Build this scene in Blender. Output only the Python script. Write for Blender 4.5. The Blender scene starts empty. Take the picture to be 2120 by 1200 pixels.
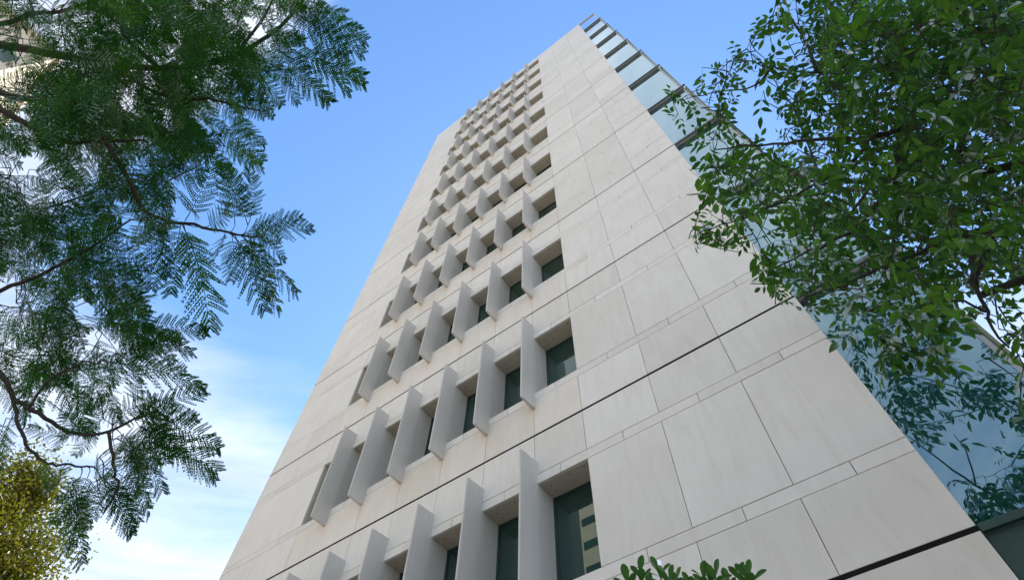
import bpy, math, random
import numpy as np
from mathutils import Vector, Matrix

random.seed(7)
rng = np.random.default_rng(11)
S = bpy.context.scene
COL = S.collection

# ------------------------------------------------------------------ camera
CAM = np.array([0.0, 0.0, 1.6])
FPX, CX, CY = 1193.39, 1060.0, 600.0          # focal length in photograph pixels (2120 wide)
R = np.array([[0.79723532, -0.51475883, -0.31533981],
              [0.60331699, 0.69724842, 0.38710884],
              [0.02060249, -0.49886670, 0.86643381]])   # columns: camera right, down, forward in world axes
cd = bpy.data.cameras.new('camera')
cam = bpy.data.objects.new('camera', cd)
COL.objects.link(cam)
cd.sensor_width = 36.0
cd.lens = 36.0 * FPX / 2120.0
cd.clip_start = 0.05
cd.clip_end = 6000.0
Mx = Matrix(((R[0, 0], -R[0, 1], -R[0, 2], CAM[0]),
             (R[1, 0], -R[1, 1], -R[1, 2], CAM[1]),
             (R[2, 0], -R[2, 1], -R[2, 2], CAM[2]),
             (0, 0, 0, 1)))
cam.matrix_world = Mx
S.camera = cam

# ------------------------------------------------------------------ world, sun, exposure
SUN_AZ, SUN_EL = -20.0, 52.0                  # azimuth from +Y towards +X
W = bpy.data.worlds.new('World')
S.world = W
W.use_nodes = True
wn, wl = W.node_tree.nodes, W.node_tree.links
wn.clear()


def N(nodes, typ, **kw):
    n = nodes.new(typ)
    for k, v in kw.items():
        if k.startswith('i_'):
            key = k[2:]
            n.inputs[int(key) if key.isdigit() else key].default_value = v
        else:
            setattr(n, k, v)
    return n


sky = N(wn, 'ShaderNodeTexSky', sky_type='NISHITA', sun_disc=False)
sky.sun_elevation = math.radians(SUN_EL)
sky.sun_rotation = math.radians(SUN_AZ)
sky.altitude = 50
sky.air_density = 1.0
sky.dust_density = 0.15
sky.ozone_density = 1.0
tc = N(wn, 'ShaderNodeTexCoord')
sep = N(wn, 'ShaderNodeSeparateXYZ')
wl.new(tc.outputs['Generated'], sep.inputs[0])


def wmath(op, a, b=None, clamp=False):
    n = N(wn, 'ShaderNodeMath', operation=op)
    n.use_clamp = clamp
    for i, v in enumerate((a, b)):
        if v is None:
            continue
        if isinstance(v, (int, float)):
            n.inputs[i].default_value = v
        else:
            wl.new(v, n.inputs[i])
    return n.outputs[0]


# cloud deck: directions projected on a plane overhead, so clouds stretch towards the horizon
zc = wmath('MAXIMUM', sep.outputs[2], 0.0)
zz = wmath('ADD', zc, 0.16)
cx_ = wmath('DIVIDE', sep.outputs[0], zz)
cy_ = wmath('DIVIDE', sep.outputs[1], zz)
comb = N(wn, 'ShaderNodeCombineXYZ')
wl.new(cx_, comb.inputs[0])
wl.new(cy_, comb.inputs[1])
mp = N(wn, 'ShaderNodeMapping', vector_type='TEXTURE')
mp.inputs['Scale'].default_value = (1.7, 0.5, 1.0)
mp.inputs['Rotation'].default_value = (0, 0, math.radians(48))
mp.inputs['Location'].default_value = (3.1, 1.7, 0)
wl.new(comb.outputs[0], mp.inputs[0])
nz = N(wn, 'ShaderNodeTexNoise', i_Scale=1.7, i_Detail=7.0, i_Roughness=0.56, i_Distortion=0.35)
wl.new(mp.outputs[0], nz.inputs['Vector'])
# cover grows as elevation falls
cov = N(wn, 'ShaderNodeMapRange', interpolation_type='SMOOTHSTEP')
cov.inputs['From Min'].default_value = 0.84
cov.inputs['From Max'].default_value = 0.56
cov.inputs['To Min'].default_value = -0.62
cov.inputs['To Max'].default_value = 0.42
wl.new(zc, cov.inputs['Value'])
# a bank of fair-weather cloud covers the half of the sky away from the sun (it shows in the glazing)
bank = N(wn, 'ShaderNodeMapRange', interpolation_type='SMOOTHSTEP')
bank.inputs['From Min'].default_value = -0.075
bank.inputs['From Max'].default_value = -0.18
bank.inputs['To Min'].default_value = 0.0
bank.inputs['To Max'].default_value = 1.25
wl.new(sep.outputs[1], bank.inputs['Value'])
bankel = N(wn, 'ShaderNodeMapRange', interpolation_type='SMOOTHSTEP')     # broken lower down
bankel.inputs['From Min'].default_value = 0.50
bankel.inputs['From Max'].default_value = 0.88
bankel.inputs['To Min'].default_value = -0.25
bankel.inputs['To Max'].default_value = 1.0
wl.new(zc, bankel.inputs['Value'])
csum = wmath('ADD', wmath('ADD', wmath('MULTIPLY', nz.outputs['Fac'], 1.9), cov.outputs[0]), wmath('MULTIPLY', bank.outputs[0], bankel.outputs[0]))
cfac = N(wn, 'ShaderNodeMapRange', interpolation_type='SMOOTHSTEP')
cfac.inputs['From Min'].default_value = 0.60
cfac.inputs['From Max'].default_value = 1.70
wl.new(csum, cfac.inputs['Value'])
cfm = wmath('MULTIPLY', cfac.outputs[0], 0.92)
SKY_STRENGTH = 0.10
CLOUD = (4.75, 4.85, 5.0, 1)
mixc = N(wn, 'ShaderNodeMix', data_type='RGBA')
wl.new(cfm, mixc.inputs[0])
hsv = N(wn, 'ShaderNodeHueSaturation', i_Saturation=1.18, i_Value=1.12)
wl.new(sky.outputs[0], hsv.inputs['Color'])
wl.new(hsv.outputs[0], mixc.inputs[6])
nz2 = N(wn, 'ShaderNodeTexNoise', i_Scale=3.1, i_Detail=6.0, i_Roughness=0.6, i_Distortion=0.2)
wl.new(mp.outputs[0], nz2.inputs['Vector'])
crp = N(wn, 'ShaderNodeValToRGB')
crp.color_ramp.elements[0].position = 0.32
crp.color_ramp.elements[1].position = 0.66
crp.color_ramp.elements[0].color = (0.60, 0.655, 0.74, 1)
crp.color_ramp.elements[1].color = (1.0, 1.0, 1.02, 1)
wl.new(nz2.outputs['Fac'], crp.inputs[0])
csc = N(wn, 'ShaderNodeMix', data_type='RGBA', blend_type='MULTIPLY')
csc.inputs[0].default_value = 1.0
csc.clamp_result = False
wl.new(crp.outputs[0], csc.inputs[6])
csc.inputs[7].default_value = CLOUD
wl.new(csc.outputs[2], mixc.inputs[7])
bg = N(wn, 'ShaderNodeBackground', i_Strength=SKY_STRENGTH)
wl.new(mixc.outputs[2], bg.inputs['Color'])
wo = N(wn, 'ShaderNodeOutputWorld')
wl.new(bg.outputs[0], wo.inputs[0])

sd = bpy.data.lights.new('sun', 'SUN')
sd.energy = 3.6
sd.angle = math.radians(0.53)
sd.color = (1.0, 0.93, 0.82)
sun = bpy.data.objects.new('sun', sd)
COL.objects.link(sun)
ca, sa = math.radians(SUN_AZ), math.radians(SUN_EL)
sv = Vector((math.sin(ca) * math.cos(sa), math.cos(ca) * math.cos(sa), math.sin(sa)))
sun.rotation_euler = sv.to_track_quat('Z', 'Y').to_euler()
sun.location = sv * 80

S.view_settings.view_transform = 'Standard'
S.view_settings.look = 'None'
S.view_settings.gamma = 1.0
S.view_settings.use_curve_mapping = False
S.view_settings.exposure = 1.52
S.cycles.use_denoising = True
S.cycles.max_bounces = 8
S.cycles.diffuse_bounces = 4
S.cycles.transmission_bounces = 4
S.cycles.sample_clamp_indirect = 8.0


# ------------------------------------------------------------------ materials
def new_mat(name):
    m = bpy.data.materials.new(name)
    m.use_nodes = True
    nt = m.node_tree
    p = nt.nodes['Principled BSDF']
    return m, nt, p


def mmath(nt, op, a, b=None, clamp=False):
    n = N(nt.nodes, 'ShaderNodeMath', operation=op)
    n.use_clamp = clamp
    for i, v in enumerate((a, b)):
        if v is None:
            continue
        if isinstance(v, (int, float)):
            n.inputs[i].default_value = v
        else:
            nt.links.new(v, n.inputs[i])
    return n.outputs[0]


def ramp(nt, fac, stops):
    r = N(nt.nodes, 'ShaderNodeValToRGB')
    el = r.color_ramp.elements
    while len(el) < len(stops):
        el.new(0.5)
    for e, (p, c) in zip(el, stops):
        e.position = p
        e.color = (*c, 1) if len(c) == 3 else c
    nt.links.new(fac, r.inputs[0])
    return r.outputs[0]


def mixrgb(nt, fac, a, b, mode='MIX'):
    n = N(nt.nodes, 'ShaderNodeMix', data_type='RGBA', blend_type=mode)
    for i, v in ((0, fac), (6, a), (7, b)):
        if isinstance(v, (int, float)):
            n.inputs[i].default_value = v
        elif isinstance(v, tuple):
            n.inputs[i].default_value = (*v, 1)
        else:
            nt.links.new(v, n.inputs[i])
    return n.outputs[2]


def stone(name, base, vary=0.07, stain=0.0, vein=1.0):
    """Honed limestone: soft vertical veining, cloudy tone, per-slab variation, optional weather streaks."""
    m, nt, p = new_mat(name)
    geo = N(nt.nodes, 'ShaderNodeNewGeometry')
    oi = N(nt.nodes, 'ShaderNodeObjectInfo')
    off = N(nt.nodes, 'ShaderNodeVectorMath', operation='MULTIPLY_ADD')
    cmb = N(nt.nodes, 'ShaderNodeCombineXYZ')
    for i in range(3):
        nt.links.new(oi.outputs['Random'], cmb.inputs[i])
    nt.links.new(cmb.outputs[0], off.inputs[0])
    off.inputs[1].default_value = (13.0, 0.0, 31.0)
    nt.links.new(geo.outputs['Position'], off.inputs[2])
    mpv = N(nt.nodes, 'ShaderNodeMapping')
    mpv.inputs['Rotation'].default_value = (0, math.radians(9), 0)
    mpv.inputs['Scale'].default_value = (4.0, 4.0, 0.7)
    nt.links.new(off.outputs[0], mpv.inputs[0])
    v1 = N(nt.nodes, 'ShaderNodeTexNoise', i_Scale=1.6, i_Detail=6.0, i_Roughness=0.62, i_Distortion=0.8)
    nt.links.new(mpv.outputs[0], v1.inputs['Vector'])
    mpf = N(nt.nodes, 'ShaderNodeMapping')
    mpf.inputs['Scale'].default_value = (28.0, 28.0, 1.6)
    nt.links.new(off.outputs[0], mpf.inputs[0])
    v2 = N(nt.nodes, 'ShaderNodeTexNoise', i_Scale=1.5, i_Detail=4.0, i_Roughness=0.6)
    nt.links.new(mpf.outputs[0], v2.inputs['Vector'])
    cl = N(nt.nodes, 'ShaderNodeTexNoise', i_Scale=1.3, i_Detail=3.0)
    nt.links.new(off.outputs[0], cl.inputs['Vector'])
    b = np.array(base)
    veins = ramp(nt, v1.outputs['Fac'], [(0.30, tuple(b * (1 - .055 * vein) * (1, .99, .975))), (0.47, tuple(b)),
                                         (0.60, tuple(b * 1.03)), (0.74, tuple(b * (1 + .025 * vein) * (1, 1, 1.01)))])
    fine = ramp(nt, v2.outputs['Fac'], [(0.3, (.98, .98, .978)), (0.7, (1.01, 1.01, 1.01))])
    c = mixrgb(nt, 1.0, veins, fine, 'MULTIPLY')
    tone = ramp(nt, oi.outputs['Random'], [(0.0, (1 - vary, 1 - vary, 1 - vary * 1.25)), (0.55, (1, 1, 1)), (1.0, (1 + vary * .5,) * 3)])
    c = mixrgb(nt, 1.0, c, tone, 'MULTIPLY')
    cloudy = ramp(nt, cl.outputs['Fac'], [(0.3, (.96, .955, .945)), (0.7, (1.015, 1.015, 1.02))])
    c = mixrgb(nt, 1.0, c, cloudy, 'MULTIPLY')
    if stain:
        mps = N(nt.nodes, 'ShaderNodeMapping')
        mps.inputs['Scale'].default_value = (3.2, 3.2, 0.5)
        nt.links.new(geo.outputs['Position'], mps.inputs[0])
        sn = N(nt.nodes, 'ShaderNodeTexNoise', i_Scale=1.5, i_Detail=5.0, i_Roughness=0.65)
        nt.links.new(mps.outputs[0], sn.inputs['Vector'])
        sf = ramp(nt, sn.outputs['Fac'], [(0.40, (0, 0, 0)), (0.72, (1, 1, 1))])
        c = mixrgb(nt, mmath(nt, 'MULTIPLY', sf, stain), c, tuple(b * (0.98, .86, .70)))
        # rusty run-off below the foot of every fin
        sx = N(nt.nodes, 'ShaderNodeSeparateXYZ')
        nt.links.new(geo.outputs['Position'], sx.inputs[0])
        u = mmath(nt, 'ABSOLUTE', mmath(nt, 'SUBTRACT', mmath(nt, 'FRACT', mmath(nt, 'MULTIPLY', mmath(nt, 'ADD', sx.outputs[0], 3.957 + 1.0579 * 20.5), 1 / 1.0579)), 0.5))
        wv = mmath(nt, 'MULTIPLY', mmath(nt, 'SUBTRACT', sn.outputs['Fac'], 0.5), 0.16)
        near = N(nt.nodes, 'ShaderNodeMapRange', interpolation_type='SMOOTHSTEP')
        near.inputs['From Min'].default_value = 0.17
        near.inputs['From Max'].default_value = 0.015
        nt.links.new(mmath(nt, 'ADD', u, wv), near.inputs['Value'])
        hz = mmath(nt, 'MULTIPLY', mmath(nt, 'FRACT', mmath(nt, 'DIVIDE', mmath(nt, 'SUBTRACT', sx.outputs[2], 4.8702), 3.8044)), 3.8044)
        fall = N(nt.nodes, 'ShaderNodeMapRange', interpolation_type='SMOOTHSTEP')
        fall.inputs['From Min'].default_value = 0.10
        fall.inputs['From Max'].default_value = 0.70
        nt.links.new(hz, fall.inputs['Value'])
        run = mmath(nt, 'MULTIPLY', mmath(nt, 'MULTIPLY', near.outputs[0], fall.outputs[0]), 0.30)
        c = mixrgb(nt, run, c, tuple(b * (0.90, .72, .54)))
    nt.links.new(c, p.inputs['Base Color'])
    p.inputs['Roughness'].default_value = 0.62
    p.inputs['Specular IOR Level'].default_value = 0.3
    bp = N(nt.nodes, 'ShaderNodeBump', i_Strength=0.12, i_Distance=0.004)
    nt.links.new(v2.outputs['Fac'], bp.inputs['Height'])
    nt.links.new(bp.outputs[0], p.inputs['Normal'])
    return m


def plain(name, col, rough=0.6, metal=0.0, noise=0.08, scale=6.0, spec=0.5):
    m, nt, p = new_mat(name)
    geo = N(nt.nodes, 'ShaderNodeNewGeometry')
    nzz = N(nt.nodes, 'ShaderNodeTexNoise', i_Scale=scale, i_Detail=4.0)
    nt.links.new(geo.outputs['Position'], nzz.inputs['Vector'])
    b = np.array(col)
    nt.links.new(ramp(nt, nzz.outputs['Fac'], [(0.3, tuple(b * (1 - noise))), (0.7, tuple(b * (1 + noise)))]), p.inputs['Base Color'])
    p.inputs['Roughness'].default_value = rough
    p.inputs['Metallic'].default_value = metal
    p.inputs['Specular IOR Level'].default_value = spec
    return m


def coated_glass(name, body, tint, f0, wave=0.0, power=4.0):
    """Dark body-tinted pane with a reflective coat."""
    m = bpy.data.materials.new(name)
    m.use_nodes = True
    nt = m.node_tree
    nt.nodes.clear()
    out = N(nt.nodes, 'ShaderNodeOutputMaterial')
    dif = N(nt.nodes, 'ShaderNodeBsdfDiffuse')
    dif.inputs['Color'].default_value = (*body, 1)
    gl = N(nt.nodes, 'ShaderNodeBsdfGlossy', i_Roughness=0.012)
    gl.inputs['Color'].default_value = (*tint, 1)
    lw = N(nt.nodes, 'ShaderNodeLayerWeight', i_Blend=0.5)
    f5 = mmath(nt, 'POWER', lw.outputs['Facing'], power)
    fac = mmath(nt, 'ADD', mmath(nt, 'MULTIPLY', f5, 1 - f0), f0, clamp=True)
    mx = N(nt.nodes, 'ShaderNodeMixShader')
    nt.links.new(mixrgb(nt, f5, tint, (0.93, 0.98, 1.0)), gl.inputs['Color'])
    nt.links.new(fac, mx.inputs[0])
    nt.links.new(dif.outputs[0], mx.inputs[1])
    nt.links.new(gl.outputs[0], mx.inputs[2])
    nt.links.new(mx.outputs[0], out.inputs[0])
    if wave:
        geo = N(nt.nodes, 'ShaderNodeNewGeometry')
        nzz = N(nt.nodes, 'ShaderNodeTexNoise', i_Scale=0.9, i_Detail=2.0)
        nt.links.new(geo.outputs['Position'], nzz.inputs['Vector'])
        bp = N(nt.nodes, 'ShaderNodeBump', i_Strength=wave, i_Distance=0.02)
        nt.links.new(nzz.outputs['Fac'], bp.inputs['Height'])
        nt.links.new(bp.outputs[0], gl.inputs['Normal'])
    return m


def leaf_mat(name, stops, trans, rough=0.45, gloss=0.10, under=None):
    """Thin leaf: diffuse + translucent + a waxy glint; colour differs from leaf to leaf."""
    m = bpy.data.materials.new(name)
    m.use_nodes = True
    nt = m.node_tree
    nt.nodes.clear()
    out = N(nt.nodes, 'ShaderNodeOutputMaterial')
    geo = N(nt.nodes, 'ShaderNodeNewGeometry')
    oi = N(nt.nodes, 'ShaderNodeObjectInfo')
    rr = mmath(nt, 'FRACT', mmath(nt, 'ADD', mmath(nt, 'MULTIPLY', geo.outputs['Random Per Island'], 0.6), mmath(nt, 'MULTIPLY', oi.outputs['Random'], 0.4)))
    c = ramp(nt, rr, stops)
    if under is not None:
        c = mixrgb(nt, mmath(nt, 'MULTIPLY', geo.outputs['Backfacing'], 0.75), c, under)
    d = N(nt.nodes, 'ShaderNodeBsdfDiffuse')
    nt.links.new(c, d.inputs['Color'])
    t = N(nt.nodes, 'ShaderNodeBsdfTranslucent')
    nt.links.new(mixrgb(nt, 1.0, c, (1.5, 1.9, 0.55), 'MULTIPLY'), t.inputs['Color'])
    m1 = N(nt.nodes, 'ShaderNodeMixShader', i_0=trans)
    nt.links.new(d.outputs[0], m1.inputs[1])
    nt.links.new(t.outputs[0], m1.inputs[2])
    g = N(nt.nodes, 'ShaderNodeBsdfGlossy', i_Roughness=rough)
    g.inputs['Color'].default_value = (0.8, 0.85, 0.9, 1)
    lw = N(nt.nodes, 'ShaderNodeFresnel', i_IOR=1.4)
    m2 = N(nt.nodes, 'ShaderNodeMixShader')
    nt.links.new(mmath(nt, 'MULTIPLY', lw.outputs[0], gloss * 10), m2.inputs[0])
    nt.links.new(m1.outputs[0], m2.inputs[1])
    nt.links.new(g.outputs[0], m2.inputs[2])
    nt.links.new(m2.outputs[0], out.inputs[0])
    return m


M = dict(
    stone=stone('pale_limestone', (0.665, 0.640, 0.612)),
    stone_weathered=stone('weathered_limestone', (0.66, 0.625, 0.585), stain=0.25),
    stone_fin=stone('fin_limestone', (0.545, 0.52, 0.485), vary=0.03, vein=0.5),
    stone_soffit_bounce=stone('soffit_limestone_bounce_tint', (0.50, 0.44, 0.36), vary=0.03, vein=0.5),  # warm tint of bounced light put into the soffit colour; jambs share it
    stone_wing=stone('wing_limestone', (0.56, 0.52, 0.46)),
    core=plain('dark_joint_backing', (0.06, 0.056, 0.05), 0.9),
    gasket=plain('black_gasket', (0.010, 0.010, 0.010), 0.8, 0, 0.2, 6.0, 0.1),
    hole=plain('dark_fixing_hole', (0.03, 0.03, 0.03), 0.9),
    window=coated_glass('green_window_glass', (0.012, 0.034, 0.030), (0.75, 0.9, 0.86), 0.10),
    frame=plain('dark_green_frame', (0.02, 0.045, 0.038), 0.4),
    curtain=coated_glass('blue_green_curtain_glass', (0.006, 0.042, 0.046), (0.56, 0.82, 0.90), 0.30, wave=0.12, power=2.4),
    rail_dark=plain('dark_transom_metal', (0.10, 0.115, 0.12), 0.45, 0.3),
    rail_light=plain('pale_aluminium', (0.32, 0.34, 0.35), 0.45, 0.3),
    glass_edge=plain('green_glass_edge', (0.17, 0.20, 0.12), 0.3),
    green_metal=plain('dark_green_metal', (0.018, 0.05, 0.043), 0.5, 0.0, 0.12),
    bark=plain('grey_brown_bark', (0.055, 0.045, 0.035), 0.9, 0, 0.35, 40.0, 0.2),
    bark_ash=plain('smooth_grey_bark', (0.038, 0.035, 0.028), 0.85, 0, 0.35, 30.0, 0.2),
    stem=plain('green_stem', (0.07, 0.10, 0.03), 0.6),
    frond=leaf_mat('feathery_leaf', [(0.0, (0.014, 0.058, 0.020)), (0.5, (0.024, 0.082, 0.024)), (0.8, (0.055, 0.13, 0.024)), (1.0, (0.13, 0.20, 0.025))], 0.52, gloss=0.012),
    ash=leaf_mat('glossy_ash_leaf', [(0.0, (0.014, 0.040, 0.015)), (0.45, (0.034, 0.085, 0.024)), (0.8, (0.072, 0.155, 0.028)), (1.0, (0.13, 0.21, 0.03))], 0.5, rough=0.42, gloss=0.04, under=(0.065, 0.10, 0.065)),
    shrub=leaf_mat('thick_shrub_leaf', [(0.0, (0.03, 0.085, 0.02)), (0.6, (0.05, 0.13, 0.025)), (1.0, (0.09, 0.18, 0.03))], 0.25, rough=0.3, gloss=0.09),
    gold=leaf_mat('sunlit_yellow_green_leaf', [(0.0, (0.05, 0.062, 0.012)), (0.5, (0.095, 0.095, 0.015)), (0.85, (0.15, 0.13, 0.02)), (1.0, (0.20, 0.15, 0.02))], 0.3, gloss=0.008),
    paving=plain('pale_stone_paving', (0.30, 0.275, 0.24), 0.8, 0, 0.15, 2.0),
    cream=plain('cream_render', (0.55, 0.49, 0.39), 0.8, 0, 0.06, 0.8),
    band=plain('grey_spandrel', (0.20, 0.20, 0.19), 0.7, 0, 0.06, 0.8),
    roof=plain('roof_felt', (0.12, 0.12, 0.12), 0.9),
)


# ------------------------------------------------------------------ object helpers
def link(name, me, mat=None, parent=None):
    o = bpy.data.objects.new(name, me)
    COL.objects.link(o)
    if mat is not None and me is not None and not me.materials:
        me.materials.append(M[mat])
    if parent is not None:
        o.parent = parent
    return o


def tag(o, label=None, cat=None, group=None, kind=None):
    if label:
        o['label'] = label
    if cat:
        o['category'] = cat
    if group:
        o['group'] = group
    if kind:
        o['kind'] = kind
    return o


def empty(name, loc):
    o = bpy.data.objects.new(name, None)
    COL.objects.link(o)
    o.location = loc
    o.empty_display_size = 0.3
    return o


def mesh(name, v, f):
    me = bpy.data.meshes.new(name)
    me.from_pydata([tuple(map(float, p)) for p in v], [], [tuple(int(i) for i in q) for q in f])
    me.update()
    return me


BOXF = [(0, 3, 2, 1), (4, 5, 6, 7), (0, 1, 5, 4), (1, 2, 6, 5), (2, 3, 7, 6), (3, 0, 4, 7)]


def boxes(name, blist):
    v, f = [], []
    for (x0, x1, y0, y1, z0, z1) in blist:
        k = len(v)
        v += [(x0, y0, z0), (x1, y0, z0), (x1, y1, z0), (x0, y1, z0), (x0, y0, z1), (x1, y0, z1), (x1, y1, z1), (x0, y1, z1)]
        f += [tuple(k + i for i in q) for q in BOXF]
    return mesh(name, v, f)


_slab = {}


def slab(name, x0, x1, y0, t, z0, z1, mat, parent, origin):
    """A cladding slab with chamfered front arrises; slabs of one size share a mesh. y0 = front face."""
    w, h = round(x1 - x0, 4), round(z1 - z0, 4)
    key = (w, h, t, mat)
    if key not in _slab:
        c = 0.003
        v = [(c, 0, c), (w - c, 0, c), (w - c, 0, h - c), (c, 0, h - c),
             (0, c, 0), (w, c, 0), (w, c, h), (0, c, h),
             (0, t, 0), (w, t, 0), (w, t, h), (0, t, h)]
        f = [(0, 1, 2, 3), (4, 5, 1, 0), (5, 6, 2, 1), (6, 7, 3, 2), (7, 4, 0, 3),
             (8, 9, 5, 4), (9, 10, 6, 5), (10, 11, 7, 6), (11, 8, 4, 7), (11, 10, 9, 8)]
        _slab[key] = mesh('slab', v, f)
    o = link(name, _slab[key], mat, parent)
    o.location = (x0 - origin[0], y0 - origin[1], z0 - origin[2])
    return o


# ------------------------------------------------------------------ ground
g = link('pavement', boxes('pavement', [(-400, 400, -400, 400, -0.4, 0)]), 'paving')
tag(g, kind='structure')

# ------------------------------------------------------------------ the tower
D = 5.6                        # distance of the stone face
HF = 3.8044                    # storey height
ZC = 1.6                       # camera height: measured heights are above the camera
L0 = 3.2702 + ZC
NROW = 11
LJ = [L0 + HF * k for k in range(NROW + 1)]
TOP = LJ[NROW] + 0.18
XR, XL = 0.567, -12.75         # ends of the stone face
JR, JL = -3.016, -10.162       # ends of the window ribbon
FINX = [-3.917 - 1.0579 * i for i in range(6)]     # right faces of the fins at the wall
OB, OT = 4.3273 - 3.2702, 6.0540 - 3.2702          # window ribbon above each storey joint
SB, HT = 4.1477 - 3.2702, 6.2301 - 3.2702          # bottom of sill band, top of head band
FB, FT = 3.9175 - 3.2702, 6.4881 - 3.2702          # fin ends
GJ = 0.0036                    # half of a fine joint
BJ = 0.022                     # half of the wide storey joint
T = 0.05
ORI = (-6.0, 10.0, 0.0)
tower = empty('office_tower', ORI)
tag(tower, 'tall pale limestone office tower with rows of projecting window fins and a glazed edge', 'building')


def part(name, blist, mat, parent=tower):
    bl = [(a - ORI[0], b - ORI[0], c - ORI[1], d - ORI[1], e - ORI[2], f - ORI[2]) for a, b, c, d, e, f in blist]
    return link(name, boxes(name, bl), mat, parent)


XP = [XR, -0.609, -1.802, JR]                      # right-hand slab joints
XQ = [JL, -11.44, XL]                              # left-hand slab joints
XW = [JR] + [x - 0.04 for x in FINX] + [JL]        # spandrel joints between (behind the fins)
XSP = XP + [x - 0.04 for x in FINX] + XQ
XBAND = [XR, -0.011, -1.207, -2.40] + [-3.49 - 1.0579 * i for i in range(7)] + [-10.85, -12.05, XL]


def jig():
    return D + random.uniform(-0.0018, 0.0018)


for k in range(-1, NROW):
    b = LJ[k] if k >= 0 else L0 - HF
    top_z = b + HF - BJ if k < NROW - 1 else TOP
    if k == -1:
        # plain base courses under the first storey joint
        for a, c in zip(XSP[:-1], XSP[1:]):
            slab('spandrel_panel', c + GJ, a - GJ, jig(), T, 2.6, b + HF - BJ - 0.008, 'stone', tower, ORI)
            slab('wall_panel', c + GJ, a - GJ, jig(), T, 0.0, 2.6 - 2 * GJ, 'stone', tower, ORI)
        continue
    for a, c in zip(XSP[:-1], XSP[1:]):
        inwin = c > JL - 0.2 and a < JR + 0.05
        slab('spandrel_panel', c + GJ, a - GJ, jig(), T, b + BJ, b + SB - GJ, 'stone_weathered' if inwin else 'stone', tower, ORI)
        slab('spandrel_panel', c + GJ, a - GJ, jig(), T, b + HT + GJ, top_z, 'stone', tower, ORI)
    for a, c in zip(XBAND[:-1], XBAND[1:]):
        slab('band_panel', c + GJ, a - GJ, jig(), T, b + SB + GJ, b + OB - (GJ if (a > JR or c < JL) else 0), 'stone', tower, ORI)
        slab('band_panel', c + GJ, a - GJ, jig(), T, b + OT + (GJ if (a > JR or c < JL) else 0), b + HT - GJ, 'stone', tower, ORI)
    for xs in (XP, XQ):
        for a, c in zip(xs[:-1], xs[1:]):
            a2 = a - (0 if a == JL else GJ)
            c2 = c + (0 if c == JR else GJ)
            slab('wall_panel', c2, a2, jig(), T, b + OB + GJ, b + OT - GJ, 'stone', tower, ORI)

# dark backing wall behind the joints, cut out at the window ribbons
YB0, YB1 = D + T + 0.012, D + 0.44
bl = [(JR + 0.06, XR - 0.02, YB0, YB1, 0, TOP - 0.05), (XL + 0.03, JL - 0.06, YB0, YB1, 0, TOP - 0.05)]
prev = 0.0
for k in range(NROW):
    bl.append((JL - 0.058, JR + 0.058, YB0 + 0.001, YB1, prev, LJ[k] + OB - 0.06))
    prev = LJ[k] + OT + 0.06
bl.append((JL - 0.058, JR + 0.058, YB0 + 0.001, YB1, prev, TOP - 0.05))
part('backing_wall', bl, 'core')

for k in range(NROW):
    part('storey_joint', [(XL + 0.004, XR - 0.004, D + 0.0035, D + 0.05, LJ[k] - BJ - 0.001, LJ[k] + BJ + 0.001)], 'gasket')

# window ribbons: soffit, sill, jambs, panes
YG = D + 0.425
pane_me = {}
frame_me = {}
FW = 0.08
hole_v, hole_f = [], []
for i in range(8):
    a = i * math.pi / 4
    hole_v.append((0.012 * math.cos(a), 0.012 * math.sin(a), 0))
hole_me_f = [tuple(range(8))]
bays = [(FINX[0], JR)] + [(FINX[i + 1], FINX[i] - FW) for i in range(5)] + [(JL, FINX[5] - FW)]
for k in range(NROW):
    b = LJ[k]
    y0 = D + T + 0.002
    sof = part('window_soffit', [(JL, JR, y0, YG + 0.1, b + OT, b + OT + 0.055)], 'stone_soffit_bounce')
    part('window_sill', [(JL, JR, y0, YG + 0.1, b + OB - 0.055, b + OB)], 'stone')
    part('window_jamb', [(JR, JR + 0.055, y0, YG + 0.1, b + OB - 0.05, b + OT + 0.05)], 'stone_soffit_bounce')
    part('window_jamb', [(JL - 0.055, JL, y0, YG + 0.1, b + OB - 0.05, b + OT + 0.05)], 'stone_soffit_bounce')
    if k < 6:
        v, f = [], []
        for (xa, xb) in bays:
            for (fx, fy) in ((0.16, 0.16), (0.16, 0.30), (0.86, 0.10), (0.55, 0.12)):
                if xb - xa < 0.5:
                    continue
                n0 = len(v)
                for q in hole_v:
                    v.append((xa + (xb - xa) * fx + q[0] - ORI[0], D + fy + q[1] - ORI[1], b + OT - 0.0015 - ORI[2]))
                f.append(tuple(n0 + j for j in range(7, -1, -1)))
        h = link('fixing_holes', mesh('fixing_holes', v, f), 'hole', sof)
        tag(h, kind='stuff')
    for (xa, xb) in bays:
        w = round(xb - xa, 3)
        hh = OT - OB
        if w not in pane_me:
            e = 0.035
            pane_me[w] = boxes('window_pane', [(0.004, w - 0.004, 0, 0.02, 0.004, hh - 0.004)])
            frame_me[w] = boxes('window_frame', [(0.002, e, -0.02, 0.03, 0.002, hh - 0.002), (w - e, w - 0.002, -0.02, 0.03, 0.002, hh - 0.002),
                                                (e, w - e, -0.018, 0.03, 0.002, e), (e, w - e, -0.018, 0.03, hh - e, hh - 0.002)])
        o = link('window', pane_me[w], 'window', tower)
        o.location = (xa - ORI[0], YG - ORI[1], b + OB - ORI[2])
        link('window_frame', frame_me[w], 'frame', o)

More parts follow.
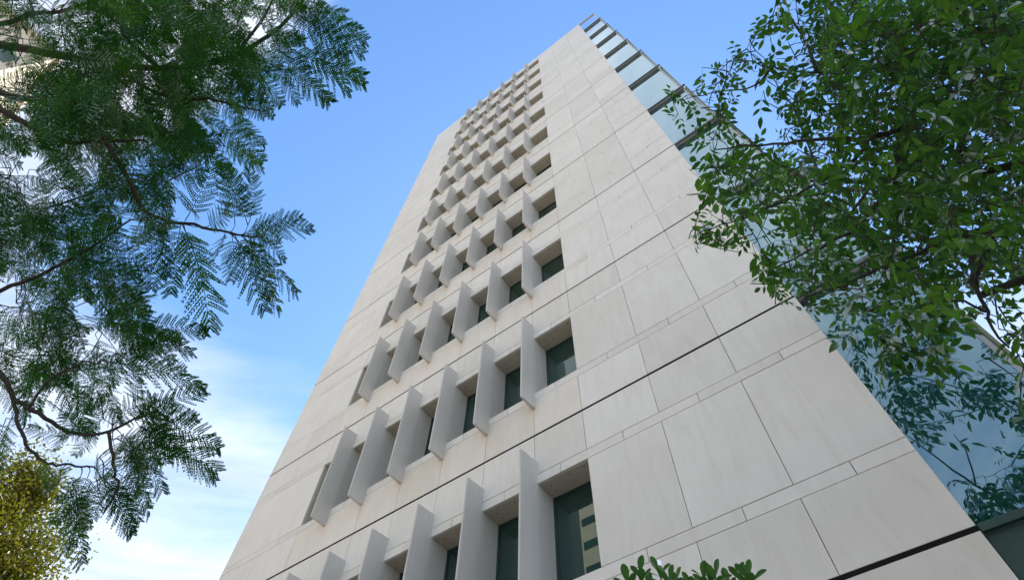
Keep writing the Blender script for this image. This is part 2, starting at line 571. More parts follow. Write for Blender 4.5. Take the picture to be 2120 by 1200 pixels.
# fins: tapered blades, thin rounded nose, running back to the glass inside the ribbon
sec = [(0.0, 0.001), (-0.034, -0.352), (-0.0375, -0.366), (-0.045, -0.374), (-0.055, -0.376), (-0.063, -0.371), (-0.067, -0.36), (-0.08, 0.001)]
v, f = [], []
ns = len(sec)
for z in (FB, FT):
    v += [(x, y, z) for x, y in sec]
f += [(i, i + ns, (i + 1) % ns + ns, (i + 1) % ns) for i in range(ns)]
f += [tuple(range(ns)), tuple(range(2 * ns - 1, ns - 1, -1))]
k0 = len(v)
for z in (OB, OT):
    v += [(0, 0.001, z), (-FW, 0.001, z), (-FW, 0.43, z), (0, 0.43, z)]
f += [(k0 + a, k0 + b_, k0 + b_ + 4, k0 + a + 4) for a, b_ in ((0, 1), (1, 2), (2, 3), (3, 0))]
fin_me = mesh('sun_fin', v, f)
import bmesh
bm = bmesh.new()
bm.from_mesh(fin_me)
bmesh.ops.recalc_face_normals(bm, faces=bm.faces)
bm.to_mesh(fin_me)
bm.free()
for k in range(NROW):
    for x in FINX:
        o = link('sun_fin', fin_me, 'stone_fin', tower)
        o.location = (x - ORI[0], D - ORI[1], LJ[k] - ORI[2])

# body of the tower behind the cladding
XS = 1.745
part('tower_body', [(XL + 0.04, XR - 0.03, D + 0.56, 19.0, 0, TOP - 0.06), (XR - 0.03, XS - 0.05, D + 0.56, 19.0, 0, LJ[NROW - 1] - 0.2)], 'stone_wing')
part('side_return', [(XL, XL + 0.045, D + 0.052, 19.0, 0.0, TOP - 0.004)], 'stone')
part('roof_deck', [(XL + 0.05, XR - 0.04, D + 0.05, 18.95, TOP - 0.055, TOP - 0.02)], 'roof')

# stepped rear wing, its corner showing past the glazed edge
WX1, WY0 = 3.46, 10.75
part('rear_wing', [(XS - 0.05, WX1 - 0.05, WY0 + 0.06, 18.9, 0, TOP - 0.03)], 'core')
zz_ = 0.0
k = 0
while zz_ < TOP - 0.2:
    z1_ = min(TOP, zz_ + HF / 2)
    slab('wing_panel', XS, WX1, WY0, T, zz_ + GJ, z1_ - GJ, 'stone_wing', tower, ORI)
    part('wing_panel', [(WX1 - 0.05, WX1, WY0 + 0.052, 18.9, zz_ + GJ, z1_ - GJ)], 'stone_wing')
    zz_ += HF / 2

# glazed edge: leaning panes, each storey's foot standing proud of the head of the one below
XG0 = XR + 0.008
LEAN = 0.105
for k in range(NROW - 1):
    z0, z1 = LJ[k], LJ[k + 1]
    v = []
    for (dy) in (0.0, 0.024):
        v += [(XG0, D + LEAN + dy, z0 + 0.03), (1.745, D + LEAN + dy, z0 + 0.03), (1.755, D + LEAN + dy, z1 - 0.095), (XG0, D + LEAN + dy, z1 - 0.095)]
    v = [(a - ORI[0], b_ - ORI[1], c - ORI[2]) for a, b_, c in v]
    o = link('curtain_pane', mesh('curtain_pane', v, [(0, 1, 2, 3), (7, 6, 5, 4), (0, 4, 5, 1), (1, 5, 6, 2), (2, 6, 7, 3), (3, 7, 4, 0)]), 'curtain', tower)
    # upright mullion on the free edge
    v = []
    for (dx, dy) in ((0.0, -0.012), (0.05, -0.012), (0.05, 0.09), (0.0, 0.09)):
        v.append((1.747 + dx, D + LEAN + dy, z0 + 0.03))
    for (dx, dy) in ((0.0, -0.012), (0.05, -0.012), (0.05, 0.09), (0.0, 0.09)):
        v.append((1.757 + dx, D + LEAN + dy, z1 - 0.095))
    v = [(a - ORI[0], b_ - ORI[1], c - ORI[2]) for a, b_, c in v]
    link('edge_mullion', mesh('edge_mullion', v, BOXF), 'rail_light', tower)
    # winglet: green-edged glass blade widening to the storey above
    v = []
    for dy in (0.0, 0.02):
        v += [(1.80, D + 0.12 + dy, z0 + 0.05), (1.825, D + 0.12 + dy, z0 + 0.05), (1.885, D + 0.05 + dy, z1 - 0.05), (1.81, D + 0.12 + dy, z1 - 0.095)]
    v = [(a - ORI[0], b_ - ORI[1], c - ORI[2]) for a, b_, c in v]
    link('edge_blade', mesh('edge_blade', v, [(0, 1, 2, 3), (7, 6, 5, 4), (0, 4, 5, 1), (1, 5, 6, 2), (2, 6, 7, 3), (3, 7, 4, 0)]), 'glass_edge', tower)
for k in range(NROW):
    z = LJ[k]
    tr = part('transom', [(XG0, 1.88, D - 0.004, D + 0.045, z - 0.045, z + 0.028)], 'rail_dark' if k else 'green_metal')
    if k == 0:
        continue
    part('transom_rail', [(XG0, 1.80, D + 0.045, D + 0.085, z - 0.07, z + 0.02)], 'rail_light' if k else 'green_metal', tr)
    part('transom_box', [(XG0, 1.79, D + 0.085, D + 0.30, z - 0.088, z + 0.026)], 'rail_dark' if k else 'green_metal', tr)
# open frame at the parapet
z0, z1 = LJ[NROW - 1], LJ[NROW]
part('parapet_frame', [(XG0, 1.83, D, D + 0.10, z1 - 0.30, z1 + 0.15), (1.735, 1.80, D, D + 0.10, z0 + 0.028, z1 - 0.30)], 'rail_light')
# dark metal lining beneath the glazed edge
LN = [(XG0, XS, D + 0.05, D + 0.20, 0.0, 1.6), (XG0, XS, D + 0.05, D + 0.20, 1.606, 3.4), (XG0, XS, D + 0.05, D + 0.20, 3.406, L0 - 0.046)]
for q in LN:
    part('metal_panel', [q], 'green_metal')

# ------------------------------------------------------------------ buildings behind the viewer and at the left


def banded_block(name, label, x0, x1, y0, y1, h, storey, nx, face):
    """Cream block with continuous window bands; face '+Y' or '+X' carries the windows one by one."""
    loc = ((x0 + x1) / 2, (y0 + y1) / 2, 0)
    t = empty(name, loc)
    tag(t, label, 'building')
    ox, oy = loc[0], loc[1]
    link('wall', boxes('wall', [(x0 - ox, x1 - ox, y0 - oy, y1 - oy, 0, h)]), 'cream', t)
    link('roof', boxes('roof', [(x0 - ox - 0.3, x1 - ox + 0.3, y0 - oy - 0.3, y1 - oy + 0.3, h, h + 0.5)]), 'cream', t)
    n = int(h // storey)
    w = ((x1 - x0) if face == '+Y' else (y1 - y0)) / nx
    if face == '+Y':
        wm = boxes('window', [(0.15 * w, 0.85 * w, 0, 0.06, 0, storey * 0.30)])
    else:
        wm = boxes('window', [(0, 0.06, 0.15 * w, 0.85 * w, 0, storey * 0.5)])
    for j in range(n):
        for i in range(nx):
            o = link('window', wm, 'window', t)
            if face == '+Y':
                o.location = (x0 - ox + i * w, y1 - oy + 0.002, j * storey + storey * 0.3)
            else:
                o.location = (x1 - ox + 0.002, y0 - oy + i * w, j * storey + storey * 0.3)
    return t


banded_block('opposite_block', 'cream banded block mirrored in the right-hand window panes', -21.5, -6.0, -36.0, -24.0, 50.0, 2.2, 3, '+Y')
banded_block('cream_block', 'cream building glimpsed through the fronds in the upper left corner', -60.0, -39.0, -42.0, -19.5, 57.0, 3.6, 6, '+X')

# ------------------------------------------------------------------ plants: helpers


def ray(px, py):
    d = R @ np.array([px - CX, py - CY, FPX])
    return d / np.linalg.norm(d)


def at(px, py, r):
    return CAM + ray(px, py) * r


def pix(P):
    c = R.T @ (np.asarray(P) - CAM)
    if c[2] < 0.05:
        return (-9999, -9999)
    return (CX + FPX * c[0] / c[2], CY + FPX * c[1] / c[2])


def tube_data(pts, rads, n=6):
    pts = [np.asarray(p, float) for p in pts]
    v, f = [], []
    up = np.array([0.13, 0.27, 0.95])
    for i, p in enumerate(pts):
        t = pts[min(i + 1, len(pts) - 1)] - pts[max(i - 1, 0)]
        t = t / (np.linalg.norm(t) + 1e-9)
        a = np.cross(t, up)
        if np.linalg.norm(a) < 0.05:
            a = np.cross(t, np.array([1.0, 0, 0]))
        a /= np.linalg.norm(a)
        b = np.cross(t, a)
        for j in range(n):
            an = 2 * math.pi * j / n
            v.append(p + rads[i] * (math.cos(an) * a + math.sin(an) * b))
    for i in range(len(pts) - 1):
        for j in range(n):
            f.append((i * n + j, i * n + (j + 1) % n, (i + 1) * n + (j + 1) % n, (i + 1) * n + j))
    f.append(tuple(range(n - 1, -1, -1)))
    f.append(tuple((len(pts) - 1) * n + j for j in range(n)))
    return v, f


def smooth_line(pts, sub=4):
    """Catmull-Rom through the points."""
    P = [np.asarray(p, float) for p in pts]
    P = [2 * P[0] - P[1]] + P + [2 * P[-1] - P[-2]]
    out = []
    for i in range(1, len(P) - 2):
        for s in range(sub):
            t = s / sub
            out.append(0.5 * ((2 * P[i]) + (-P[i - 1] + P[i + 1]) * t + (2 * P[i - 1] - 5 * P[i] + 4 * P[i + 1] - P[i + 2]) * t * t
                              + (-P[i - 1] + 3 * P[i] - 3 * P[i + 1] + P[i + 2]) * t ** 3))
    out.append(P[-2])
    return out


def limb(name, pts, r0, r1, mat, parent, org, n=7, wob=0.0):
    L = smooth_line(pts)
    if wob:
        L = [p + rng.normal(0, wob, 3) if 0 < i < len(L) - 1 else p for i, p in enumerate(L)]
    rr = [r0 + (r1 - r0) * i / (len(L) - 1) for i in range(len(L))]
    v, f = tube_data(L, rr, n)
    me = mesh(name, [p - org for p in v], f)
    for q in me.polygons:
        q.use_smooth = True
    link(name, me, mat, parent)
    return L, rr


def frame_matrix(base, tip, normal_hint, roll=0.0):
    x = np.asarray(tip, float) - np.asarray(base, float)
    ln = np.linalg.norm(x)
    x /= ln
    z = normal_hint - x * (normal_hint @ x)
    if np.linalg.norm(z) < 1e-3:
        z = np.array([0, 1.0, 0]) - x * x[1]
    z /= np.linalg.norm(z)
    y = np.cross(z, x)
    if roll:
        c, s = math.cos(roll), math.sin(roll)
        y, z = c * y + s * z, -s * y + c * z
    A = np.stack([x, y, z], 1)
    return A, ln


def in_poly(p, poly):
    x, y = p
    ins = False
    j = len(poly) - 1
    for i in range(len(poly)):
        xi, yi = poly[i]
        xj, yj = poly[j]
        if (yi > y) != (yj > y) and x < (xj - xi) * (y - yi) / (yj - yi) + xi:
            ins = not ins
        j = i
    return ins


def sample_poly(poly, n, dens=None):
    xs = [p[0] for p in poly]
    ys = [p[1] for p in poly]
    out = []
    while len(out) < n:
        p = (rng.uniform(min(xs), max(xs)), rng.uniform(min(ys), max(ys)))
        if in_poly(p, poly) and (dens is None or rng.random() < dens(*p)):
            out.append(p)
    return out


def connect_twigs(nodes, bases, r_twig=0.004, sag=0.05, rmax=0.02):
    """Grow twigs: every leaf base is tied to the nearest wood already there. nodes: list of points."""
    P = np.array(nodes)
    B = np.array(bases)
    dist = np.full(len(B), 1e9)
    near = np.zeros(len(B), int)
    for c in range(0, len(P), 64):
        dd = np.linalg.norm(B[:, None] - P[None, c:c + 64], axis=2)
        m_ = dd.min(1)
        upd = m_ < dist
        near[upd] = dd.argmin(1)[upd] + c
        dist[upd] = m_[upd]
    done = np.zeros(len(B), bool)
    allp = list(P)
    V, F = [], []
    for _ in range(len(B)):
        i = int(np.where(done, 1e9, dist).argmin())
        done[i] = True
        a, b = np.array(allp[near[i]]), B[i]
        d = np.linalg.norm(b - a)
        if 0.02 < d < 0.7:
            mid = (a + b) / 2 + rng.normal(0, 0.06 * d, 3) + np.array([0, 0, sag * d])
            r = min(rmax, r_twig * (0.7 + 0.9 * d))
            v, f = tube_data([a, mid, b], [r * 1.3, r, r * 0.7], 4)
            k_ = len(V)
            V += v
            F += [tuple(k_ + q for q in ff) for ff in f]
            new = [mid, b]
        else:
            new = [b]
        for q in new:
            allp.append(q)
            dd = np.linalg.norm(B - q, axis=1)
            u = dd < dist
            near[u] = len(allp) - 1
            dist = np.minimum(dist, dd)
    return V, F


def merged(name, items, mat, parent, org):
    """items: (verts Nx3 array, faces) already placed in the world."""
    V, F, k_ = [], [], 0
    for v, f in items:
        V.append(v - org)
        F += [tuple(k_ + q for q in ff) for ff in f]
        k_ += len(v)
    me = mesh(name, np.concatenate(V), F)
    o = link(name, me, mat, parent)
    tag(o, kind='stuff')
    return o


# ------------------------------------------------------------------ feathery tree at the left
def frond_data(seed, pairs=13):
    r = np.random.default_rng(seed)
    v, f = [], []
    bend = r.uniform(-0.22, 0.22)
    droop = r.uniform(0.06, 0.20)

    def spine(s):
        return np.array([s, bend * (s * s - s), -droop * s * s])

    pts = [spine(s) for s in np.linspace(0, 1, 6)]
    tv, tf = tube_data(pts, [0.007, 0.006, 0.005, 0.004, 0.003, 0.002], 3)
    v += tv
    f += tf
    for i in range(pairs):
        s = 0.13 + 0.86 * (i + 0.2 * r.random()) / pairs
        p0 = spine(s)
        ln = 0.25 * (0.45 + 0.55 * math.sin(math.pi * min(1, 0.12 + 0.95 * s)) ** 0.8) * r.uniform(0.85, 1.12)
        if s > 0.8:
            ln *= 1 - 0.9 * (s - 0.8)
        for sd_ in (-1, 1):
            if r.random() < 0.03:
                continue
            ang = math.radians(58 - 24 * s + r.normal(0, 5))
            dx, dy = math.cos(ang), sd_ * math.sin(ang)
            dz0 = r.normal(-0.12, 0.12)
            m = 8
            for j in range(m):
                t = (j + 0.7) / m
                q = p0 + ln * t * np.array([dx + 0.10 * t, dy, dz0 - 0.22 * t])
                lw = 0.031 * (1 - 0.55 * t * t) * r.uniform(0.85, 1.1)
                for s2 in (-1, 1):
                    # leaflet: a pointed diamond set forward on the pinna
                    ax = np.array([dx * 0.75 - s2 * dy * 0.8, dy * 0.75 + s2 * dx * 0.8, r.normal(-0.05, 0.12)])
                    sx = np.array([dx, dy, 0.0]) * 0.0185
                    k_ = len(v)
                    v += [q, q + ax * lw * 0.5 + sx, q + ax * lw, q + ax * lw * 0.5 - sx]
                    f.append((k_, k_ + 1, k_ + 2, k_ + 3))
    return np.array(v), f


FR = [frond_data(100 + i) for i in range(7)]
fr_me = [mesh('frond', v, f) for v, f in FR]

JO = np.array([-8.4, -3.3, 0.0])
jac = empty('feathery_tree', JO)
tag(jac, 'feathery fern-leaved tree hanging its dark green fronds over the left side', 'tree')
jt = [JO, JO + (0.05, 0.05, 1.8), JO + (0.15, 0.15, 3.4), JO + (0.4, 0.3, 5.0)]
limb('trunk', jt, 0.21, 0.13, 'bark', jac, JO, 10)
J_top = jt[-1]
j_nodes = []
# visible limbs, traced as (x, y, range in metres)
jl = [
    (jt[3], [(-160, 60, 6.6), (0, 92, 6.0), (120, 116, 5.6), (235, 134, 5.2), (330, 142, 4.9), (440, 132, 4.7), (535, 90, 4.6), (610, 25, 4.7), (650, -30, 4.9)], 0.050, 0.008),
    (jt[3], [(-160, 130, 5.6), (0, 192, 4.9), (90, 212, 4.6), (170, 245, 4.4), (225, 305, 4.2), (268, 375, 4.05), (297, 432, 3.95), (345, 456, 3.9), (420, 470, 3.85), (490, 486, 3.8), (545, 492, 3.75)], 0.032, 0.005),
    (jt[2], [(-140, 150, 5.2), (0, 226, 4.6), (75, 268, 4.4), (150, 296, 4.3), (210, 292, 4.25), (300, 290, 4.2)], 0.038, 0.007),
    (jt[2], [(-140, 640, 4.4), (0, 600, 4.0), (75, 572, 3.9), (150, 534, 3.8), (205, 500, 3.7), (270, 455, 3.7)], 0.020, 0.005),
    (jt[2], [(-120, 660, 4.2), (0, 772, 3.7), (28, 822, 3.6), (70, 850, 3.55), (120, 882, 3.5), (165, 900, 3.45), (225, 893, 3.4), (280, 866, 3.4), (330, 850, 3.4)], 0.019, 0.0045),
    (jt[3], [(-160, 20, 6.9), (0, 48, 6.2), (60, 30, 6.0), (125, 24, 5.8), (220, -10, 5.7)], 0.036, 0.010),
    (jt[3], [(-140, 420, 5.2), (0, 470, 4.6), (100, 430, 4.4), (190, 400, 4.3), (240, 372, 4.2)], 0.02, 0.002),
]
for root, pts, r0, r1 in jl:
    q0 = at(*pts[0])
    L, rr = limb('branch', [root] + [root + (q0 - root) * t + np.array([0, 0, 0.5 * t * (1 - t)]) for t in (0.35, 0.6, 0.78, 0.9)] + [at(*p) for p in pts], r0, r1, 'bark', jac, JO, 7, 0.003)
    j_nodes += L[16:]
for pts, r0, r1 in [
    ([(28, 822, 3.6), (38, 880, 3.55), (60, 930, 3.5), (98, 958, 3.45), (145, 962, 3.42), (195, 966, 3.4)], 0.009, 0.004),
    ([(60, 845, 3.55), (100, 790, 3.6), (160, 755, 3.6), (215, 745, 3.6)], 0.007, 0.004),
    ([(330, 142, 4.9), (250, 60, 5.0), (300, -30, 5.2)], 0.02, 0.008),
    ([(490, 110, 4.65), (550, 30, 4.8), (580, -40, 5.0)], 0.012, 0.006),
    ([(380, 215, 4.5), (420, 205, 4.5), (470, 215, 4.45), (540, 230, 4.4)], 0.012, 0.005),
    ([(235, 134, 5.2), (300, 180, 4.8), (380, 215, 4.5)], 0.016, 0.011),
    ([(225, 893, 3.4), (235, 960, 3.35), (240, 1010, 3.35), (215, 1060, 3.35)], 0.008, 0.004),
    ([(345, 456, 3.9), (335, 520, 3.85), (312, 560, 3.85)], 0.005, 0.003),
]:
    L, rr = limb('branch', [at(*p) for p in pts], r0, r1, 'bark', jac, JO, 6, 0.004)
    j_nodes += L

fr = []        # (bx, by, tx, ty, r_base, r_tip, normal jitter)
zA = lambda x, y: (400 + x / 3, y / 3)
zB = lambda x, y: (300 + x / 3, 300 + y / 3)
zC_ = lambda x, y: (x / 3, 400 + y / 3)
zD = lambda x, y: (x / 3, 800 + y / 3)
EXA = [(700, 40, 1065, 180), (690, 130, 1105, 258), (660, 150, 1075, 335), (560, 150, 1000, 350), (700, 300, 1125, 515), (640, 330, 1090, 470), (600, 300, 1000, 580), (560, 330, 905, 650), (520, 420, 860, 640),
       (480, 400, 670, 655), (380, 470, 585, 705), (300, 520, 520, 740), (250, 600, 470, 760), (220, 720, 478, 900), (180, 760, 475, 1040), (140, 780, 400, 1040), (500, 60, 820, -20), (470, 130, 850, 60),
       (330, 250, 330, 480), (300, 260, 560, 420), (420, 150, 700, 260), (200, 350, 330, 560), (240, 100, 390, -40), (500, 250, 740, 460), (620, 60, 960, 60), (580, 20, 780, 150)]
EXB = [(230, 490, 440, 1155), (240, 490, 370, 895), (225, 480, 180, 960), (250, 470, 440, 30), (540, 555, 915, 1000), (600, 565, 990, 905), (560, 560, 760, 1040), (640, 560, 1055, 520), (630, 545, 990, 440), (640, 500, 530, 60), (650, 480, 665, 130), (560, 500, 470, 90),
       (500, 540, 440, 745), (540, 560, 530, 850), (620, 560, 890, 720), (470, 0, 775, 145), (40, 450, 40, 920), (30, 470, 150, 830), (20, 430, -80, 640), (60, 440, 140, 560), (600, 555, 860, 600), (380, 510, 560, 380), (610, 560, 800, 960)]
EXC = [(420, 400, 900, 520), (560, 480, 865, 610), (600, 560, 945, 745), (690, 850, 1245, 960), (700, 800, 1115, 850), (640, 1040, 1330, 1130), (640, 700, 950, 960), (600, 640, 790, 960), (430, 720, 560, 960), (380, 420, 800, 160), (480, 390, 720, 110), (330, 480, 650, 640),
       (360, 740, 530, 980), (300, 700, 440, 930), (100, 680, 300, 900), (0, 300, 300, 420), (120, 600, 560, 590), (450, 440, 900, 640), (560, 300, 960, 470), (700, 1000, 1120, 1000)]
EXD = [(830, 200, 1300, 10), (850, 195, 1255, 170), (960, 190, 1445, 375), (900, 220, 1070, 315), (860, 250, 1375, 520), (1000, 370, 1370, 575), (880, 340, 1065, 660), (820, 420, 1000, 790), (640, 560, 900, 895), (650, 600, 860, 920), (560, 520, 340, 860), (500, 560, 330, 700),
       (470, 640, 560, 1115), (440, 660, 480, 1020), (420, 640, 350, 900), (560, 600, 500, 960), (620, 560, 560, 860), (600, 20, 780, 230), (640, 200, 520, 20), (480, 300, 180, 230), (420, 280, 340, 410), (380, 480, 350, 680), (320, 480, 240, 640), (600, 290, 460, 440),
       (700, 240, 1000, 60), (760, 300, 960, 560), (700, 330, 700, 600), (800, 400, 880, 700), (640, 470, 760, 760), (860, 240, 1180, 420), (560, 300, 400, 150), (840, 210, 1100, 80), (720, 320, 920, 480), (450, 600, 520, 880)]
for lst, zf, rr0 in ((EXA, zA, 4.5), (EXB, zB, 3.75), (EXC, zC_, 3.75), (EXD, zD, 3.4)):
    for (a, b_, c, d) in lst:
        r0 = rr0 * rng.uniform(0.97, 1.04)
        fr.append((*zf(a, b_), *zf(c, d), r0, r0 * rng.uniform(0.93, 1.0), 0.25))


def fill(poly, n, rlo, rhi, flow, spread, ln=(0.30, 0.46), dens=None):
    for (x, y) in sample_poly(poly, n, dens):
        r = rng.uniform(rlo, rhi)
        a = math.radians(flow + rng.normal(0, spread))
        l = rng.uniform(*ln) * FPX * 1.2 / r * rng.uniform(0.7, 1.0)
        fr.append((x, y, x + l * math.cos(a), y + l * math.sin(a), r, r * rng.uniform(0.93, 1.03), 0.40))


PA = [(-60, -40), (560, -40), (560, 60), (500, 150), (440, 250), (330, 300), (240, 300), (150, 330), (-60, 340)]


def densA(x, y):
    d = 1.0
    if x < 120 and 30 < y < 150:
        d *= 0.35
    if 110 < x < 190 and 60 < y < 130:
        d *= 0.35
    if 400 < x < 470 and 60 < y < 150:
        d *= 0.4
    return d


fill(PA, 105, 4.2, 5.2, 35, 55, dens=densA)
fill([(90, -40), (520, -40), (480, 110), (330, 230), (150, 250)], 70, 4.0, 5.0, 50, 50)
fill([(60, 150), (420, 140), (400, 260), (330, 360), (230, 330), (80, 300)], 45, 3.9, 4.8, 60, 45)
fill([(-40, 340), (60, 330), (110, 420), (60, 560), (-40, 560)], 34, 4.0, 5.0, 60, 50)
fill([(-40, 690), (90, 690), (150, 760), (110, 830), (30, 860), (-40, 900)], 12, 3.5, 3.9, 60, 50)
fill([(180, 330), (380, 290), (400, 330), (330, 400), (240, 420)], 18, 3.9, 4.4, 60, 45)
fill([(110, 380), (230, 360), (250, 410), (160, 440)], 6, 4.0, 4.4, 50, 40)
fill([(-40, 430), (150, 440), (250, 420), (290, 520), (300, 660), (300, 770), (180, 800), (-40, 790)], 46, 3.6, 4.4, 40, 50)
fill([(190, 830), (300, 830), (300, 960), (230, 1010), (190, 970)], 14, 3.3, 3.6, 60, 50, ln=(0.22, 0.34))
fr_back = []
n_front = len(fr)
fill(PA, 90, 4.8, 6.6, 40, 70, ln=(0.45, 0.62), dens=densA)
fill([(120, -40), (540, -40), (470, 130), (420, 240), (330, 300), (100, 300), (60, 160)], 50, 4.6, 6.2, 50, 60, ln=(0.42, 0.6))
fill([(-40, 430), (250, 420), (280, 600), (270, 740), (180, 780), (-40, 780)], 26, 4.4, 5.4, 40, 60, ln=(0.4, 0.55))
# the crown goes on out of the picture, above and behind
for _ in range(120):
    p = JO + np.array([0.4, -0.2, 7.4]) + rng.normal(0, 1, 3) * (1.5, 1.5, 0.9)
    qx, qy = pix(p)
    if -150 < qx < 2270 and -150 < qy < 1350:
        continue
    fr_back.append((p, p + rng.normal(0, 1, 3) * (0.3, 0.3, 0.1)))

bases = []
items = []
for i, (bx, by, tx, ty, r0, r1, jit) in enumerate(fr):
    b_, t_ = at(bx, by, r0), at(tx, ty, r1)
    bases.append(b_)
    nrm = np.array([0, 0, 1.0]) * 0.6 - ray(bx, by) * -0.5 + rng.normal(0, jit, 3)
    A, ln = frame_matrix(b_, t_, nrm)
    w = 1.0 if ln > 0.3 else min(1.5, 0.36 / ln)
    k_ = int(rng.integers(len(FR)))
    if i < min(300, n_front):
        o = link('frond', fr_me[k_], 'frond', jac)
        mt = np.eye(4)
        mt[:3, 0], mt[:3, 1], mt[:3, 2] = A[:, 0] * ln, A[:, 1] * ln * w, A[:, 2] * ln
        mt[:3, 3] = b_ - JO
        o.matrix_basis = Matrix(mt.tolist())
    else:
        v = FR[k_][0] * np.array([ln, ln * w, ln])
        items.append((v @ A.T + b_, FR[k_][1]))
for (b_, t_) in fr_back:
    A, ln = frame_matrix(b_, t_, np.array([0, 0, 1.0]))
    ln = max(ln, 0.25)
    k_ = int(rng.integers(len(FR)))
    items.append(((FR[k_][0] * ln) @ A.T + b_, FR[k_][1]))
merged('foliage', items, 'frond', jac, JO)
V, F = connect_twigs(j_nodes, bases, 0.0032, 0.03, 0.006)
tw = link('twigs', mesh('twigs', [p - JO for p in V], F), 'bark', jac)
tag(tw, kind='stuff')


# ------------------------------------------------------------------ ash-like tree at the right
def leaflet(v, f, base, ax, side, nrm, ln, wd, fold=0.25, curl=0.18):
    """pointed oval blade folded along its midrib"""
    prof = [(0.0, 0.0), (0.22, 0.78), (0.48, 1.0), (0.76, 0.62), (1.0, 0.0)]
    k_ = len(v)
    for t, w in prof:
        c = base + ax * (ln * t) - nrm * (curl * ln * t * t)
        if w == 0:
            v.append(c)
        else:
            v += [c - side * (wd * w) + nrm * (fold * wd * w), c, c + side * (wd * w) + nrm * (fold * wd * w)]
    a = k_
    f += [(a, a + 2, a + 1), (a, a + 3, a + 2)]
    for q in (a + 1, a + 4):
        f += [(q, q + 1, q + 4, q + 3), (q + 1, q + 2, q + 5, q + 4)]
    e = a + 10
    f += [(a + 7, a + 8, e), (a + 8, a + 9, e)]


def compound_leaf(seed):
    r = np.random.default_rng(seed)
    v, f = [], []
    droop = r.uniform(0.05, 0.28)
    sp = lambda s: np.array([s, 0.05 * math.sin(3 * s), -droop * s * s])
    tv, tf = tube_data([sp(s) for s in (0, 0.35, 0.7, 0.98)], [0.008, 0.006, 0.005, 0.004], 3)
    v += list(tv)
    f += tf
    n = int(r.integers(2, 4))
    for i in range(n):
        s = 0.34 + 0.54 * i / max(1, n - 0.4)
        for sd_ in (-1, 1):
            an = math.radians(r.normal(56, 9))
            ax = np.array([math.cos(an), sd_ * math.sin(an), r.normal(-0.25, 0.25)])
            ax /= np.linalg.norm(ax)
            nz_ = np.array([r.normal(0, .28), r.normal(0, .28), 1.0])
            nz_ -= ax * (nz_ @ ax)
            nz_ /= np.linalg.norm(nz_)
            leaflet(v, f, sp(s) + ax * 0.015, ax, np.cross(nz_, ax), nz_, r.uniform(0.36, 0.46), r.uniform(0.078, 0.10), r.uniform(0.1, 0.4), r.uniform(0.05, 0.3))
    ax = np.array([1.0, r.normal(0, 0.12), -droop * 1.5])
    ax /= np.linalg.norm(ax)
    nz_ = np.array([0, 0, 1.0]) - ax * ax[2]
    nz_ /= np.linalg.norm(nz_)
    leaflet(v, f, sp(0.98), ax, np.cross(nz_, ax), nz_, r.uniform(0.42, 0.5), 0.10, 0.25, 0.2)
    return np.array(v), f


